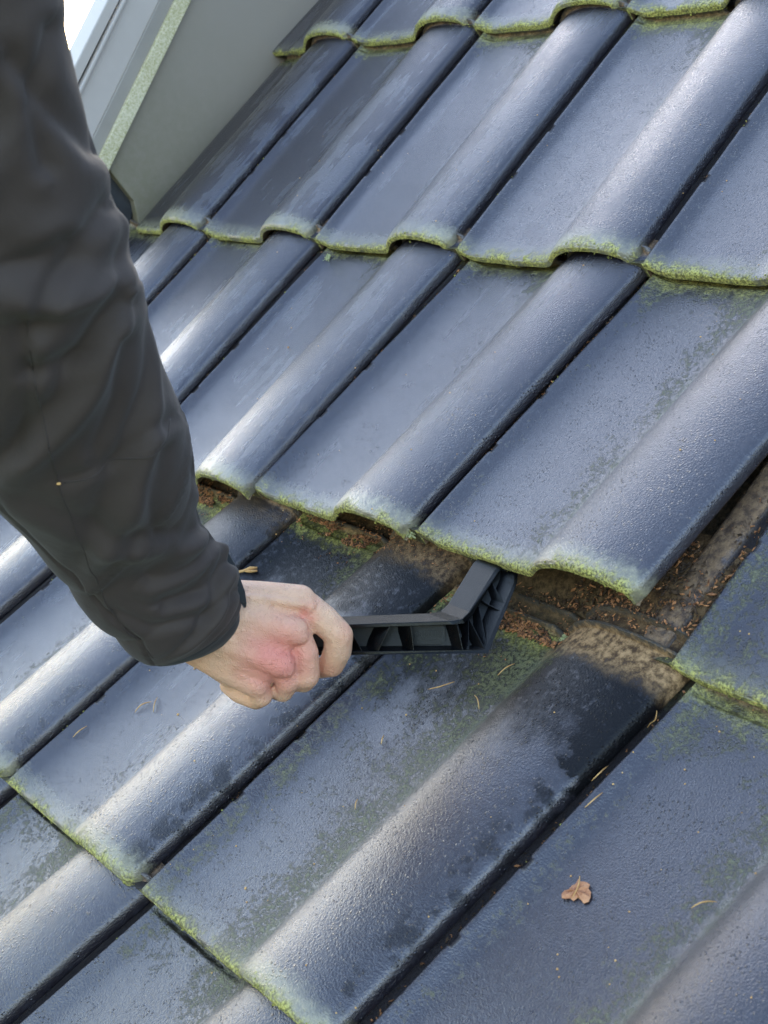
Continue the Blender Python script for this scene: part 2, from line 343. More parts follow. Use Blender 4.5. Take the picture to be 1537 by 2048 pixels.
def tile(c, r, T, H, label, algae=.3, wet=0., moss=.5, xcut=None, ex0=Vector((1, 0, 0))):
    me = (LONG if (c, r) in ((1, 0), (2, 0), (3, 0)) else FULL[(c * 2 + r) % 3]).copy() if xcut is None else tile_mesh('roof_tile', xcut, c * 1.7 + r)
    fm, sh, sy = frame(T, H, ex0)
    sx = {(3, 0): 1.045, (4, 0): 1.03, (3, 1): 1.03}.get((c, r), 1.)
    for vtx in me.vertices: vtx.co.y *= sy; vtx.co.x = vtx.co.x * sx + vtx.co.y * sh
    o = obj('roof_tile', me, None, mw=fm); o['lean'] = float(sh); o['stretch'] = float(sy); o['spread'] = sx
    o['head'] = {(0, 0): .4, (1, 0): 1., (2, 0): .6, (3, 0): .75, (4, 0): .7}.get((c, r), .1 if r < 0 else (.25 + .5 * moss if r > 0 else .4))
    o['soot'] = {(2, 0): 1., (3, 0): 1., (1, 0): .7}.get((c, r), 0.)
    tag(o, label, 'roof tile', 'interlocking dark glazed roof tiles', 'thing')
    o['bare'] = 1. if (c, r) == (4, 1) else 0.; o['dust'] = {(3, 0): 1., (2, 0): .55, (1, 0): .15}.get((c, r), 0.); o['algae'] = float(algae); o['wet'] = float(wet); o['moss'] = float(moss)
    TILES[(c, r)] = o; return o
rowA = lambda c: (V(c - .02, 3.02, 0), V(c - .08, 4.02, -.013))
rowB = lambda c: (V(c + .07, 1.985, 0), V(c + .02, 3.0, -.013))
CT = {1: ipz(482, 978, .009), 2: ipz(796, 1056, .014), 3: ipz(1262, 1183, .019)}
U3 = ipz(1301, 1304, -.012)
CT[0] = V(.07, 1.0, .004); CT[-1] = V(-.93, .995, 0); CT[-2] = V(-1.93, .995, 0)
CT[4] = U3 + Vector((W, 0, 0)); CT[5] = U3 + Vector((2 * W, 0, 0))
DT = {2: ipz(245, 1761, .022), 3: ipz(640, 2085, .022)}
DH = {1: ipz(570, 1038, -.026), 2: ipz(915, 1135, -.026), 3: ipz(1348, 1350, -.026)}
DT[1] = DT[2] - Vector((W * .98, .0, 0)); DT[0] = DT[1] - Vector((W, 0, 0)); DT[-1] = DT[0] - Vector((W, 0, 0)); DT[4] = DT[3] + Vector((W * 1.03, 0, 0)); DT[5] = DT[4] + Vector((W, 0, 0))
DH[0] = DH[1] - Vector((W, 0, -.006)); DH[-1] = DH[0] - Vector((W, 0, -.006)); DH[4] = DH[3] + Vector((W * 1.02, 0, 0)); DH[5] = DH[4] + Vector((W, 0, 0))
LAB = {
 (-1, 3): ('cut edge tile with a narrow pan at the top, against the grey dormer wall', .1, .8, .5),
 (0, 3): ('top course tile right beside the cut edge tile, mossy tail edge', .15, .7, .7),
 (1, 3): ('top edge tile of the photo, third roll of the top course from the dormer', .2, .3, .9),
 (2, 3): ('tile in the top right corner with a thick yellow green mossy tail', .3, 0, 1.),
 (3, 3): ('sliver of tile beyond the top right corner, top course', .3, 0, .9),
 (-1, 2): ('cut edge tile streaked with dark wet runs, its tail right of the sleeve', .1, 1., .4),
 (0, 2): ('full tile with pale dried streaks, right beside the wet cut edge tile', .1, .8, .5),
 (1, 2): ('clean blue grey tile in the second course, third roll from the dormer', .15, .35, .6),
 (2, 2): ('broad clean tile in the second course, fourth roll from the dormer', .2, .1, .95),
 (3, 2): ('tile at the upper right edge of the photo with fine moss specks along its tail', .35, 0, 1.),
 (4, 3): ('tile right of the photo, above the one beyond its upper right edge', .3, 0, .8),
 (4, 2): ('tile wholly right of the photo in the second course', .35, 0, .9),
 (-2, 1): ('tile hidden mostly behind the upper sleeve, left end of the third course', .2, .6, .4),
 (-1, 1): ('tile showing only a roll between sleeve and wet cut edge tile', .2, .6, .4),
 (0, 1): ('third course tile whose tail is hidden behind the sleeve, wet pan and roll', .2, .6, .4),
 (1, 1): ('third course tile touching the sleeve, roll end open over brown debris', .1, .5, .5),
 (2, 1): ('raised tile left of the one on the lifting tool, open arch over orange litter', .2, .2, .8),
 (3, 1): ('largest raised tile, pried up by the black lifting tool, lichen along its tail', .55, 0, .95),
 (4, 1): ('green filmed tile at the right edge with its brown side lock laid bare', 1.0, 0, .9),
 (5, 1): ('tile beyond the right edge of the photo beside the green filmed one', 1.0, 0, .8),
 (-1, 0): ('tile at the far left edge, just below the sleeve, lower course', .2, .3, .3),
 (0, 0): ('tile with white drying streaks at the left edge, under the sleeve', .2, .6, .3),
 (1, 0): ('tile behind the cuff with a pointed mossy patch at its head', .5, .3, .5),
 (2, 0): ('tile under the fist with a sooty dark stain along its roll', .25, .3, .8),
 (3, 0): ('nearest tile, crusted algae in its pan and brown dust on its roll head', .85, 0, .8),
 (4, 0): ('tile in the lower right corner carrying the dead brown leaf', .62, 0, .5),
 (5, 0): ('tile beyond the lower right corner of the photo', .6, 0, .5),
 (1, -1): ('lowest course tile in the bottom left corner, roll shining', .3, .2, .5),
 (2, -1): ('lowest course tile at the bottom left with chalky blue blotches in its pan', .45, .2, .7),
 (3, -1): ('lowest course tile mostly below the bottom edge of the photo', .4, 0, .5),
}
for (c, r), (lab, al, we, mo) in LAB.items():
    ex0 = Vector((1, 0, 0)); xc = None
    if r == 3: T, H = rowA(c); xc = .22 if c == -1 else None
    elif r == 2: T, H = rowB(c); xc = .263 if c == -1 else None
    elif r == 1:
        T = CT[c]; H = V(c + (.10 if c < 4 else .12), 2.0, -.013 if c < 4 else -.022)
        if c in (1, 2, 3): ex0 = (CT[c] - CT[c - 1]).normalized(); ex0 = Vector((ex0.x, 0, ex0.z * .8)).normalized()
    elif r == 0:
        T, H = DT[c], DH[c]
        ey = (H - T).normalized()
    else:
        T = V(c - .30, -1.0, .045); H = Vector((DT[2].x + (c - 2) * W + .008, 0, .008))
    tile(c, r, T, H, lab, al, we, mo, xc, ex0)

# ------------------------------------------------------------------ roof deck, ground
bm = bmesh.new()
prism(bm, [Vector((-1.2, -.5, -.075)), Vector((1.9, -.5, -.075)), Vector((1.9, 1.75, -.075)), Vector((-1.2, 1.75, -.075))], Vector((0, 0, -.03)))
tag(obj('roof_deck', bm, M_DECK, smooth=False), kind='structure')
bm = bmesh.new()
Ri = ROOT.inverted()
prism(bm, [Ri @ Vector(p) for p in ((-900, -900, -6), (900, -900, -6), (900, 900, -6), (-900, 900, -6))], (Ri.to_3x3() @ Vector((0, 0, -.5))))
tag(obj('ground', bm, M_GROUND, smooth=False), kind='structure')

# ------------------------------------------------------------------ dormer
XC = -.475
dorm = bpy.data.objects.new('dormer', None); col.objects.link(dorm)
tag(dorm, 'grey clad dormer side wall with algae speckled corner trim beside the tiles', 'dormer')
def strip(name, px, X, mat, th=.02):
    q = [ipx(a, b, X) for a, b in px]
    b = bmesh.new(); prism(b, q, Vector((-th, 0, 0)))
    o = obj(name, b, mat, dorm, smooth=False)
    md = o.modifiers.new('b', 'BEVEL'); md.width = .0015; md.segments = 2
    return o
def ext(p0, p1, k): return (p0[0] + (p1[0] - p0[0]) * k, p0[1] + (p1[1] - p0[1]) * k)
def band(name, l0, l1, r0, r1, X, mat, th=.02, lo=0., hi=1.6):
    return strip(name, [ext(l0, l1, lo), ext(l0, l1, hi), ext(r0, r1, hi), ext(r0, r1, lo)], X, mat, th)
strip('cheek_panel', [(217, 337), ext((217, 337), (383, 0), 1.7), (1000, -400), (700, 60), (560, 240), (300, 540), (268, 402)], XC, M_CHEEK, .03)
band('corner_trim', (198, 318), (352, 0), (219, 341), (384, 0), XC + .010, M_TRIM, .03, -.02)
band('trim_flange', (180, 290), (320, 0), (200, 318), (352, 0), XC + .004, M_ZINC, .03, -.15)
band('window_frame', (130, 235), (253, 0), (180, 288), (319.5, 0), XC + .001, M_FRAME, .05, -.3)
band('frame_bead', (112, 275), (247, 0), (118, 280), (255, 0), XC + .008, M_FRAME, .03, -.3)
band('window_seal', (105, 270), (240, 0), (113, 275), (247, 0), XC - .004, M_RUBBER, .03, -.3)
band('outer_frame', (85, 262), (216, 0), (105, 270), (240, 0), XC + .002, M_FRAME, .05, -.3)
strip('dark_lower_piece', [(200, 325), (217, 338), (268, 402), (262, 460), (235, 520), (190, 470)], XC - .012, M_RUBBER, .03)  # near-black piece set just below the cheek panel's slanted lower edge

# ------------------------------------------------------------------ lifting tool
tool = bpy.data.objects.new('lifting_tool', None); col.objects.link(tool)
TD = 1.112
tag(tool, 'black ribbed plastic lifting tool gripped by the fist, hook under the raised tile', 'roofing tool')
def TP(x, y, k=0.):
    """point of the tool's near face at pixel-scale design coordinates; k = 0 near face, 1 far face"""
    d = 1.122 + (985 - x) * .00009 + sst(905, 965, x) * (1295 - y) * .00036
    p = P(x, y, d)
    return p + (RR * -.0160 + RD * -.0045 + RF * .0200) * k
def plate(name, pts, k0, k1, mat=None):
    b = bmesh.new(); a = [TP(x, y, k0) for x, y in pts]; e = [TP(x, y, k1) for x, y in pts]
    va = [b.verts.new(p) for p in a]; ve = [b.verts.new(p) for p in e]; n = len(pts)
    fs = [b.faces.new(va), b.faces.new(ve[::-1])] + [b.faces.new((va[i], ve[i], ve[(i + 1) % n], va[(i + 1) % n])) for i in range(n)]
    bmesh.ops.recalc_face_normals(b, faces=fs)
    bmesh.ops.triangulate(b, faces=fs[:2])
    o = obj(name, b, mat or M_PLASTIC, tool, smooth=False)
    md = o.modifiers.new('b', 'BEVEL'); md.width = .0006; md.segments = 2; md.limit_method = 'ANGLE'
    return o
# inner flange runs along the handle and bends up into the hook, outer flange is the back of the hook and the underside
plate('top_flange', [(470, 1262), (700, 1249), (900, 1242), (925, 1238), (941, 1222), (990, 1140), (1002, 1128), (1009, 1132), (998, 1144), (947, 1230), (930, 1247), (905, 1250), (700, 1257), (470, 1270)], 0, 1)
plate('bottom_flange', [(470, 1308), (700, 1303), (972, 1300), (1028, 1166), (1032, 1130), (1038, 1130), (1035, 1168), (978, 1307), (700, 1310), (470, 1316)], 0, 1)
plate('web', [(470, 1266), (700, 1253), (915, 1246), (944, 1228), (1004, 1132), (1032, 1132), (1030, 1167), (974, 1303), (700, 1306), (470, 1312)], .62, .78, M_WEB)
plate('end_cap', [(466, 1261), (476, 1261), (476, 1316), (466, 1316)], -.02, 1.02)
def rib(a, b, k0=.02, k1=.66, th=1.6):
    dx, dy = b[0] - a[0], b[1] - a[1]; l = math.hypot(dx, dy); nx, ny = -dy / l * th / 2, dx / l * th / 2
    plate('rib', [(a[0] + nx, a[1] + ny), (b[0] + nx, b[1] + ny), (b[0] - nx, b[1] - ny), (a[0] - nx, a[1] - ny)], k0, k1)
for a, b in (((939, 1238), (939, 1302)), ((823, 1251), (829, 1304)), ((916, 1248), (927, 1301)), ((782, 1252), (757, 1304)), ((700, 1256), (726, 1304)),
             ((700, 1256), (672, 1306)), ((1003, 1206), (1003, 1206.5)), ((985, 1165), (1013, 1213)), ((965, 1202), (1002, 1222)), ((941, 1240), (972, 1299)), ((960, 1215), (976, 1296)), ((1005, 1140), (1033, 1145))):
    if a[0] != 1003: rib(a, b)
# raised name plate with worn lettering
plate('name_plate', [(838, 1262), (845, 1256), (905, 1255), (912, 1262), (913, 1290), (906, 1298), (848, 1299), (841, 1292)], .48, .63, M_WEB)
cu = bpy.data.curves.new('lettering', 'FONT'); cu.body = 'PRELUX'; cu.size = .0062; cu.extrude = .00018; cu.align_x = 'CENTER'; cu.align_y = 'CENTER'
ot = bpy.data.objects.new('lettering', cu); col.objects.link(ot)
bpy.context.view_layer.update()
me = bpy.data.meshes.new_from_object(ot.evaluated_get(bpy.context.evaluated_depsgraph_get())); col.objects.unlink(ot); bpy.data.objects.remove(ot)
p0 = TP(877, 1277, .47); ax = (TP(905, 1276, .47) - TP(850, 1278, .47)).normalized(); ay = (TP(877, 1262, .47) - TP(877, 1292, .47)).normalized(); az = ax.cross(ay).normalized(); ay = az.cross(ax)
mm = Matrix(((ax.x, ay.x, az.x, p0.x), (ax.y, ay.y, az.y, p0.y), (ax.z, ay.z, az.z, p0.z), (0, 0, 0, 1)))
obj('lettering', me, M_WEB, tool, smooth=False, mw=mm)

# ------------------------------------------------------------------ the person: hand, wrist, arm (one mesh), sleeve
M_SKIN = skin_material()
def cone(bm, a, b, ra, rb, n=20, rings=7):
    ax = (b - a); L = ax.length; ax.normalize(); u = ax.orthogonal().normalized(); v = ax.cross(u)
    prof = [(-ra * math.cos(t), ra * math.sin(t)) for t in [i * math.pi / 2 / rings for i in range(1, rings + 1)]]
    prof += [(L + rb * math.sin(t), rb * math.cos(t)) for t in [i * math.pi / 2 / rings for i in range(0, rings)]]
    s0 = bm.verts.new(a - ax * ra); s1 = bm.verts.new(b + ax * rb); rs = []
    for h, r in prof: rs.append([bm.verts.new(a + ax * h + (u * math.cos(q * 2 * math.pi / n) + v * math.sin(q * 2 * math.pi / n)) * r) for q in range(n)])
    for q in range(n):
        bm.faces.new((s0, rs[0][(q + 1) % n], rs[0][q])); bm.faces.new((s1, rs[-1][q], rs[-1][(q + 1) % n]))
        for i in range(len(rs) - 1): bm.faces.new((rs[i][q], rs[i][(q + 1) % n], rs[i + 1][(q + 1) % n], rs[i + 1][q]))
PX = HD / FPX
bm = bmesh.new()
def J(x, y, d): return P(x, y, HD + d / 1000)
def chain(*js):
    for (a, b) in zip(js[:-1], js[1:]): cone(bm, J(*a[:3]), J(*b[:3]), a[3] * PX, b[3] * PX)
# metacarpals and palm
CA = ((432, 1190, -2), (420, 1225, -13), (404, 1262, -13), (388, 1297, 0)); MC = ((602, 1199, 2), (588, 1262, -9), (560, 1326, -8), (512, 1366, 2))
def li(A, k):
    i = min(int(k), 2); f = k - i; return [A[i][q] * (1 - f) + A[i + 1][q] * f for q in range(3)]
for i in range(10):
    k = i / 3; ca, mc = li(CA, k), li(MC, k); gap = 0 if i % 3 == 0 else 1
    m1 = [ca[q] * .45 + mc[q] * .55 for q in range(3)]; m1[2] -= 2
    chain((*ca, 33), (*m1, 33), (mc[0] - 14 * gap, mc[1], mc[2] + 3 * gap, 30 - 3.5 * gap))
    chain((ca[0], ca[1], ca[2] + 22, 30), (mc[0] - 25, mc[1], mc[2] + 24, 27))
# knuckle heads
for k in ((619, 1212, -3, 17), (603, 1274, -12, 15), (573, 1338, -9, 18), (519, 1378, -1, 15)): cone(bm, J(*k[:3]), J(k[0] - 7, k[1] - 3, k[2]), k[3] * PX, k[3] * PX)
# tendons
chain((470, 1192, -17, 7), (545, 1200, -14, 8), (612, 1210, -6, 10)); chain((460, 1232, -24, 6), (540, 1252, -20, 7), (595, 1270, -14, 11)); chain((455, 1275, -24, 6), (520, 1308, -18, 7), (566, 1334, -12, 12)); chain((450, 1322, -14, 5), (512, 1370, -6, 10))
# fingers
chain((604, 1206, 6, 32), (648, 1240, 6, 31), (678, 1270, 8, 29.5), (676, 1300, 14, 29), (664, 1328, 24, 27), (640, 1338, 44, 20))
chain((592, 1262, 0, 28), (612, 1305, 2, 26), (613, 1350, 10, 28), (607, 1360, 22, 26), (585, 1352, 44, 20))
chain((562, 1326, 0, 28), (575, 1362, 6, 24), (566, 1382, 18, 23), (545, 1378, 38, 20), (530, 1360, 50, 16))
chain((512, 1364, 2, 26), (524, 1392, 8, 22), (512, 1399, 18, 21), (478, 1388, 26, 19), (456, 1372, 34, 17))
# thumb behind the handle
chain((440, 1240, 24, 28), (500, 1225, 42, 25), (560, 1228, 54, 22), (610, 1240, 60, 19))
# wrist and forearm inside the sleeve up to the shoulder
chain((425, 1240, 2, 50), (380, 1222, -6, 54), (300, 1120, -55, 62))
chain((300, 1120, -55, 62), (180, 930, -110, 78), (20, 600, -200, 85), (-120, 200, -290, 90), (-150, -200, -350, 100))
me = bpy.data.meshes.new('person'); bm.to_mesh(me); bm.free()
ob = bpy.data.objects.new('person', me); col.objects.link(ob)
md = ob.modifiers.new('r', 'REMESH'); md.mode = 'VOXEL'; md.voxel_size = .0016
md = ob.modifiers.new('s', 'SMOOTH'); md.factor = .5; md.iterations = 5
bpy.context.view_layer.update()
me2 = bpy.data.meshes.new_from_object(ob.evaluated_get(bpy.context.evaluated_depsgraph_get()))
bpy.data.objects.remove(ob)
person = obj('person', me2, M_SKIN)
tag(person, 'person reaching in from the upper left in a dark jacket, fist round the black tool', 'person')

SEC = [  # right outline px, left outline px, depth
 ((468, 1262), (318, 1322), 1.088), ((481, 1232), (302, 1323), 1.084), ((479, 1200), (276, 1312), 1.078), ((480, 1146), (246, 1290), 1.068), ((461, 1100), (212, 1256), 1.055), ((424, 1072), (178, 1222), 1.042),
 ((404, 1040), (136, 1172), 1.025), ((394, 985), (92, 1122), 1.003), ((376, 910), (30, 1044), .975), ((348, 805), (-50, 940), .935), ((318, 715), (-110, 850), .905), ((292, 640), (-155, 770), .88),
 ((268, 530), (-200, 660), .85), ((252, 450), (-230, 570), .83), ((222, 360), (-260, 470), .805), ((192, 268), (-285, 370), .785), ((163, 165), (-310, 265), .765), ((140, 60), (-335, 160), .745), ((130, -60), (-360, 30), .73), ((125, -260), (-400, -180), .71), ((110, -420), (-420, -380), .70)]
def lerp_sec(t):
    i = min(int(t), len(SEC) - 2); f = t - i
    def cr(a, b, c, d): return .5 * (2 * b + (c - a) * f + (2 * a - 5 * b + 4 * c - d) * f * f + (3 * b - a - 3 * c + d) * f ** 3)
    g = lambda k: SEC[max(0, min(len(SEC) - 1, k))]
    s = [g(i - 1), g(i), g(i + 1), g(i + 2)]
    return (cr(*[q[0][0] for q in s]), cr(*[q[0][1] for q in s])), (cr(*[q[1][0] for q in s]), cr(*[q[1][1] for q in s])), cr(*[q[2] for q in s])
def sec3(t):
    r, l, d = lerp_sec(t); a = P(*r, d); b = P(*l, d); return (a + b) / 2, (a - b) / 2
def sleeve_pt(t, an, off=0.):
    c, a = sec3(t); c0, _ = sec3(max(0, t - .35)); c1, _ = sec3(min(len(SEC) - 1.001, t + .35))
    tan = (c1 - c0).normalized(); a = a - tan * a.dot(tan) * .12
    b = a.cross(tan).normalized() * a.length * (.86 - .36 * sst(3., 0., t))
    if b.dot(RF) > 0: b = -b           # b points to the camera
    p = c + a * math.cos(an) + b * math.sin(an)
    n = (a.normalized() * math.cos(an) / 1. + b.normalized() * math.sin(an)).normalized()
    if t > .9:
        k = min(1, (t - .9) / 2)
        q = p * 7; f = noise.noise(Vector((q.x * 1.2, q.y * 1.2, q.z * 1.2))) * .010
        # oblique compression folds
        ph = t * 2.1 + an * 1.25 + 1.8 * noise.noise(p * 5)
        f += .0075 * (abs(math.sin(ph * .55)) ** .8 - .6) * max(0, noise.noise(p * 7 + Vector((3, 1, 4))) + .15) * 1.6
        ph2 = t * 1.3 - an * 1.6 + 2.2 * noise.noise(p * 4 + Vector((9, 9, 9)))
        f += .0075 * math.sin(ph2 * .8) * max(0, .2 + noise.noise(p * 5 + Vector((7, 2, 1))))
        f += .0016 * noise.noise(p * 30)
        for (tc, ac, sl_, wd, am_) in FOLDS:
            u_ = (an - ac); e_ = math.exp(-(u_ / 1.0) ** 2); d_ = (t - tc - sl_ * u_) / wd; f += am_ * e_ * (math.exp(-d_ * d_) - .7 * math.exp(-((d_ - 1.5) / .8) ** 2))
        p = p + n * f * k * (.45 + .55 * abs(math.sin(an)))
        # sewn seams
        s1 = abs(an - (2.35 + .10 * math.sin(t))); p = p - n * .0032 * sst(.045, .0, s1)
        s2 = abs(t - (7.6 + 1.1 * (math.cos(an) - .2)) ) if 0 < an < 2.4 else 9; p = p + n * (.0026 * sst(.22, .05, s2) - .002 * sst(.05, .0, s2))
    if math.sin(an) > -.1 and t > .5:
        v_ = p - CAMP; dd = v_.dot(RF); X_, Y_ = v_.dot(RR) / dd * FPX + 768.5, v_.dot(RD) / dd * FPX + 1024; f = 0
        for am_, wd, pl in CREASE:
            best = 1e9
            for (x0, y0), (x1, y1) in zip(pl[:-1], pl[1:]):
                L2 = (x1 - x0) ** 2 + (y1 - y0) ** 2; u_ = max(0, min(1, ((X_ - x0) * (x1 - x0) + (Y_ - y0) * (y1 - y0)) / L2))
                ex_, ey_ = X_ - x0 - u_ * (x1 - x0), Y_ - y0 - u_ * (y1 - y0); q_ = math.hypot(ex_, ey_)
                if q_ < abs(best): best = math.copysign(q_, ex_ * (y1 - y0) - ey_ * (x1 - x0))
            if abs(best) < wd * 5:
                d_ = best / wd; f += am_ * (-math.exp(-d_ * d_ * (1 if d_ > 0 else 2.2)) + .65 * math.exp(-((d_ + 1.7) / 1.1) ** 2) + .25 * math.exp(-((d_ - 2.2) / 1.3) ** 2))
        p = p + n * f / 1900
    return p + n * off
CREASE = ((9, 24, [(75, 650), (112, 560), (215, 415)]), (8, 20, [(70, 745), (165, 705), (250, 600)]), (6, 20, [(35, 900), (60, 770), (40, 640)]), (6, 22, [(250, 690), (232, 800), (190, 900)]),
          (7, 18, [(300, 1150), (372, 1100), (402, 1020)]), (7, 14, [(330, 1205), (410, 1180), (462, 1120)]), (4, 12, [(230, 1225), (300, 1255), (420, 1228), (470, 1180)]), (6, 26, [(20, 120), (110, 230), (185, 300)]),
          (6, 24, [(100, 60), (60, 220), (90, 330)]), (5, 20, [(130, 480), (60, 520), (-20, 540)]), (4, 14, [(130, 960), (210, 930), (345, 838)]), (4, 16, [(330, 900), (300, 980), (310, 1060)]))
NA, NT_ = 144, 260
FOLDS = ((3.3, .9, -.9, .30, .007), (4.8, .4, 1.0, .35, .006), (6.9, 1.0, 1.6, .40, .007), (8.9, 1.1, -1.7, .35, .009), (10.9, 1.3, -1.5, .35, .010), (13.0, 1.0, 1.2, .45, .009), (15.2, 1.8, -1.0, .5, .008), (2.0, .3, -.5, .18, .004))
def sleeve_surface(t0, t1, nt_, off=0., inner=None):
    b = bmesh.new(); rows = []
    ts = [t0 + (t1 - t0) * i / (nt_ - 1) for i in range(nt_)]
    for t in ts: rows.append([b.verts.new(sleeve_pt(t, 2 * math.pi * q / NA if q < NA else 0, off)) for q in range(NA)])
    if inner is not None:
        rows = [[b.verts.new(sleeve_pt(t, 2 * math.pi * q / NA, inner)) for q in range(NA)] for t in reversed(ts)] + rows if False else rows
        inn = [[b.verts.new(sleeve_pt(t, 2 * math.pi * q / NA, inner)) for q in range(NA)] for t in ts]
        rows = inn[::-1] + rows
        loop = True
    for i in range(len(rows) - 1):
        for q in range(NA): b.faces.new((rows[i][q], rows[i][(q + 1) % NA], rows[i + 1][(q + 1) % NA], rows[i + 1][q]))
    if inner is not None:
        for q in range(NA): b.faces.new((rows[-1][q], rows[-1][(q + 1) % NA], rows[0][(q + 1) % NA], rows[0][q]))
    bmesh.ops.recalc_face_normals(b, faces=b.faces[:]); return b
sl_o = obj('jacket_sleeve', sleeve_surface(1.75, len(SEC) - 1.01, NT_, 0., -.0018), M_FABRIC, person)
cuff = obj('cuff', sleeve_surface(.0, 2.0, 26, -.0008, -.0045), M_CUFF, sl_o)
def on_sleeve(x, y, off=.0003):
    best = None
    for i in range(0, 380):
        t = .8 + i * .05
        for j in range(0, 62):
            an = j * .05; p = BASE.get((i, j))
            if p is None: p = sleeve_pt(t, an, off); BASE[(i, j)] = p
            v_ = p - CAMP; dd = v_.dot(RF); q = (v_.dot(RR) / dd * FPX + 768.5 - x) ** 2 + (v_.dot(RD) / dd * FPX + 1024 - y) ** 2
            if best is None or q < best[0]: best = (q, p, t, an)
    return best
BASE = {}
def seam(px):
    ta = [on_sleeve(x, y)[2:] for x, y in px]; pts = []
    for (t0, a0), (t1, a1) in zip(ta[:-1], ta[1:]):
        for k in range(14): pts.append(sleeve_pt(t0 + (t1 - t0) * k / 14, a0 + (a1 - a0) * k / 14, -.0002))
    b = bmesh.new(); tube(b, pts, .0007, 6); obj('seam', b, M_SEAM, sl_o)
seam([(60, 640), (72, 760), (92, 850), (122, 965), (160, 1080), (205, 1190), (262, 1268), (310, 1318)])
seam([(124, 966), (200, 950), (270, 915), (345, 835)])
q = on_sleeve(122, 966, .001)[1]; b = bmesh.new(); cone(b, q - RF * .001, q + RR * .0010 - RF * .001, .0009, .0009, 10, 4); obj('bar_tack', b, M_NEEDLE, sl_o)
# pull tab of the cuff
bm = bmesh.new()
tb = [((446, 1110), (457, 1106)), ((460, 1134), (470, 1128)), ((470, 1160), (480, 1156)), ((477, 1185), (490, 1184)), ((481, 1204), (493, 1206)), ((488, 1216), (492, 1215))]
rws = []
for i, (a, b_) in enumerate(tb):
    d = 1.062 + i * .003
    pa, pb = P(*a, d - .004), P(*b_, d)
    rws.append([bm.verts.new(p) for p in (pa, pb, pb + RF * .003, pa + RF * .003)])
for i in range(len(rws) - 1):
    for q in range(4): bm.faces.new((rws[i][q], rws[i][(q + 1) % 4], rws[i + 1][(q + 1) % 4], rws[i + 1][q]))
bm.faces.new(rws[0][::-1]); bm.faces.new(rws[-1])
bmesh.ops.recalc_face_normals(bm, faces=bm.faces[:])
obj('cuff_tab', bm, M_CUFF, sl_o, smooth=False)

# ------------------------------------------------------------------ things lying on the tiles
bpy.context.view_layer.update()
dg = bpy.context.evaluated_depsgraph_get()
from mathutils.bvhtree import BVHTree
BV = []
for k, o in TILES.items():
    BV.append((o, o.matrix_world.inverted(), BVHTree.FromObject(o, dg)))
def hit(x, y):
    """the tile surface seen at a pixel: point, normal"""
    dv = pdir(x, y).normalized(); best = None
    for o, mi, bv in BV:
        lo = mi @ CAMP; ld = (mi.to_3x3() @ dv).normalized()
        h = bv.ray_cast(lo, ld)
        if h[0]:
            p = o.matrix_world @ h[0]; d = (p - CAMP).length
            if best is None or d < best[2]: best = (p, (o.matrix_world.to_3x3() @ h[1]).normalized(), d, o)
    return best
def needle(x0, y0, x1, y1, label, bend=3., r=.00042, mat=None):
    pts = []
    for i in range(9):
        t = i / 8; nx, ny = -(y1 - y0), (x1 - x0); l = math.hypot(nx, ny) or 1
        bx = bend * math.sin(t * math.pi)
        h = hit(x0 + (x1 - x0) * t + nx / l * bx, y0 + (y1 - y0) * t + ny / l * bx)
        if h is None: return
        pts.append(h[0] + h[1] * (.0008 + .0022 * math.sin(t * 3)))
    o0 = pts[4].copy(); b = bmesh.new(); tube(b, [p - o0 for p in pts], [r * (.4 + .8 * math.sin(math.pi * (i + .6) / 9.2)) for i in range(9)], 6)
    o = obj('pine_needle', b, mat or M_NEEDLE); o.matrix_world = Matrix.Translation(o0)
    tag(o, label, 'needle', 'dry needles lying on the tiles')
for a in ((857, 1380, 911, 1365, 'dry needle in the pan right below the black tool, pointing to the right', 5.), (950, 1392, 960, 1420, 'small curved upright needle near the roll of the nearest tile', -5.),
          (997, 1352, 1031, 1329, 'straight needle just below the hook of the tool', 1.), (147, 1475, 176, 1453, 'straight needle farthest left, below the sleeve', 1.),
          (271, 1426, 305, 1405, 'longer of the two needles side by side below the cuff', -2.), (308, 1425, 317, 1396, 'shorter of the two needles side by side below the cuff', 1.),
          (1294, 1455, 1312, 1420, 'reddish needle at the gap beside the green filmed tile', 1.), (1170, 1616, 1206, 1586, 'needle beside the long dark gap, above the leaf', 1.),
          (1384, 1818, 1436, 1806, 'pale needle right of the dead leaf', -2.), (357, 322, 369, 309, 'tiny needle on the wet cut edge tile by the dormer', 0.),
          (712, 1620, 718, 1600, 'short orange needle on the crusted pan', 1.), (1215, 1530, 1182, 1560, 'green stem caught in the long dark gap', 5.), (764, 1490, 770, 1472, 'short needle on the pan in the middle of the nearest tile', 2.)):
    needle(*a)
# twig by the cuff
b = bmesh.new(); pts = [P(470, 1148, 1.40), P(490, 1144, 1.398), P(508, 1138, 1.395), P(519, 1140, 1.394)]
h0 = hit(495, 1144)
if h0:
    pts = [ (hit(x, y) or h0)[0] + Vector((0, 0, .003)) for x, y in ((466, 1150), (480, 1148), (492, 1145), (505, 1140), (519, 1139))]
    o0 = pts[2].copy(); tube(b, [p - o0 for p in pts], [.0012, .0014, .0013, .0019, .0010], 7)
    pt2 = [(hit(x, y) or h0)[0] + Vector((0, 0, .003)) for x, y in ((494, 1146), (506, 1146), (519, 1145))]
    tube(b, [p - o0 for p in pt2], [.001, .0016, .001], 7)
    o = obj('twig', b, M_NEEDLE); o.matrix_world = Matrix.Translation(o0); tag(o, 'forked orange twig lying behind the back of the hand', 'twig')
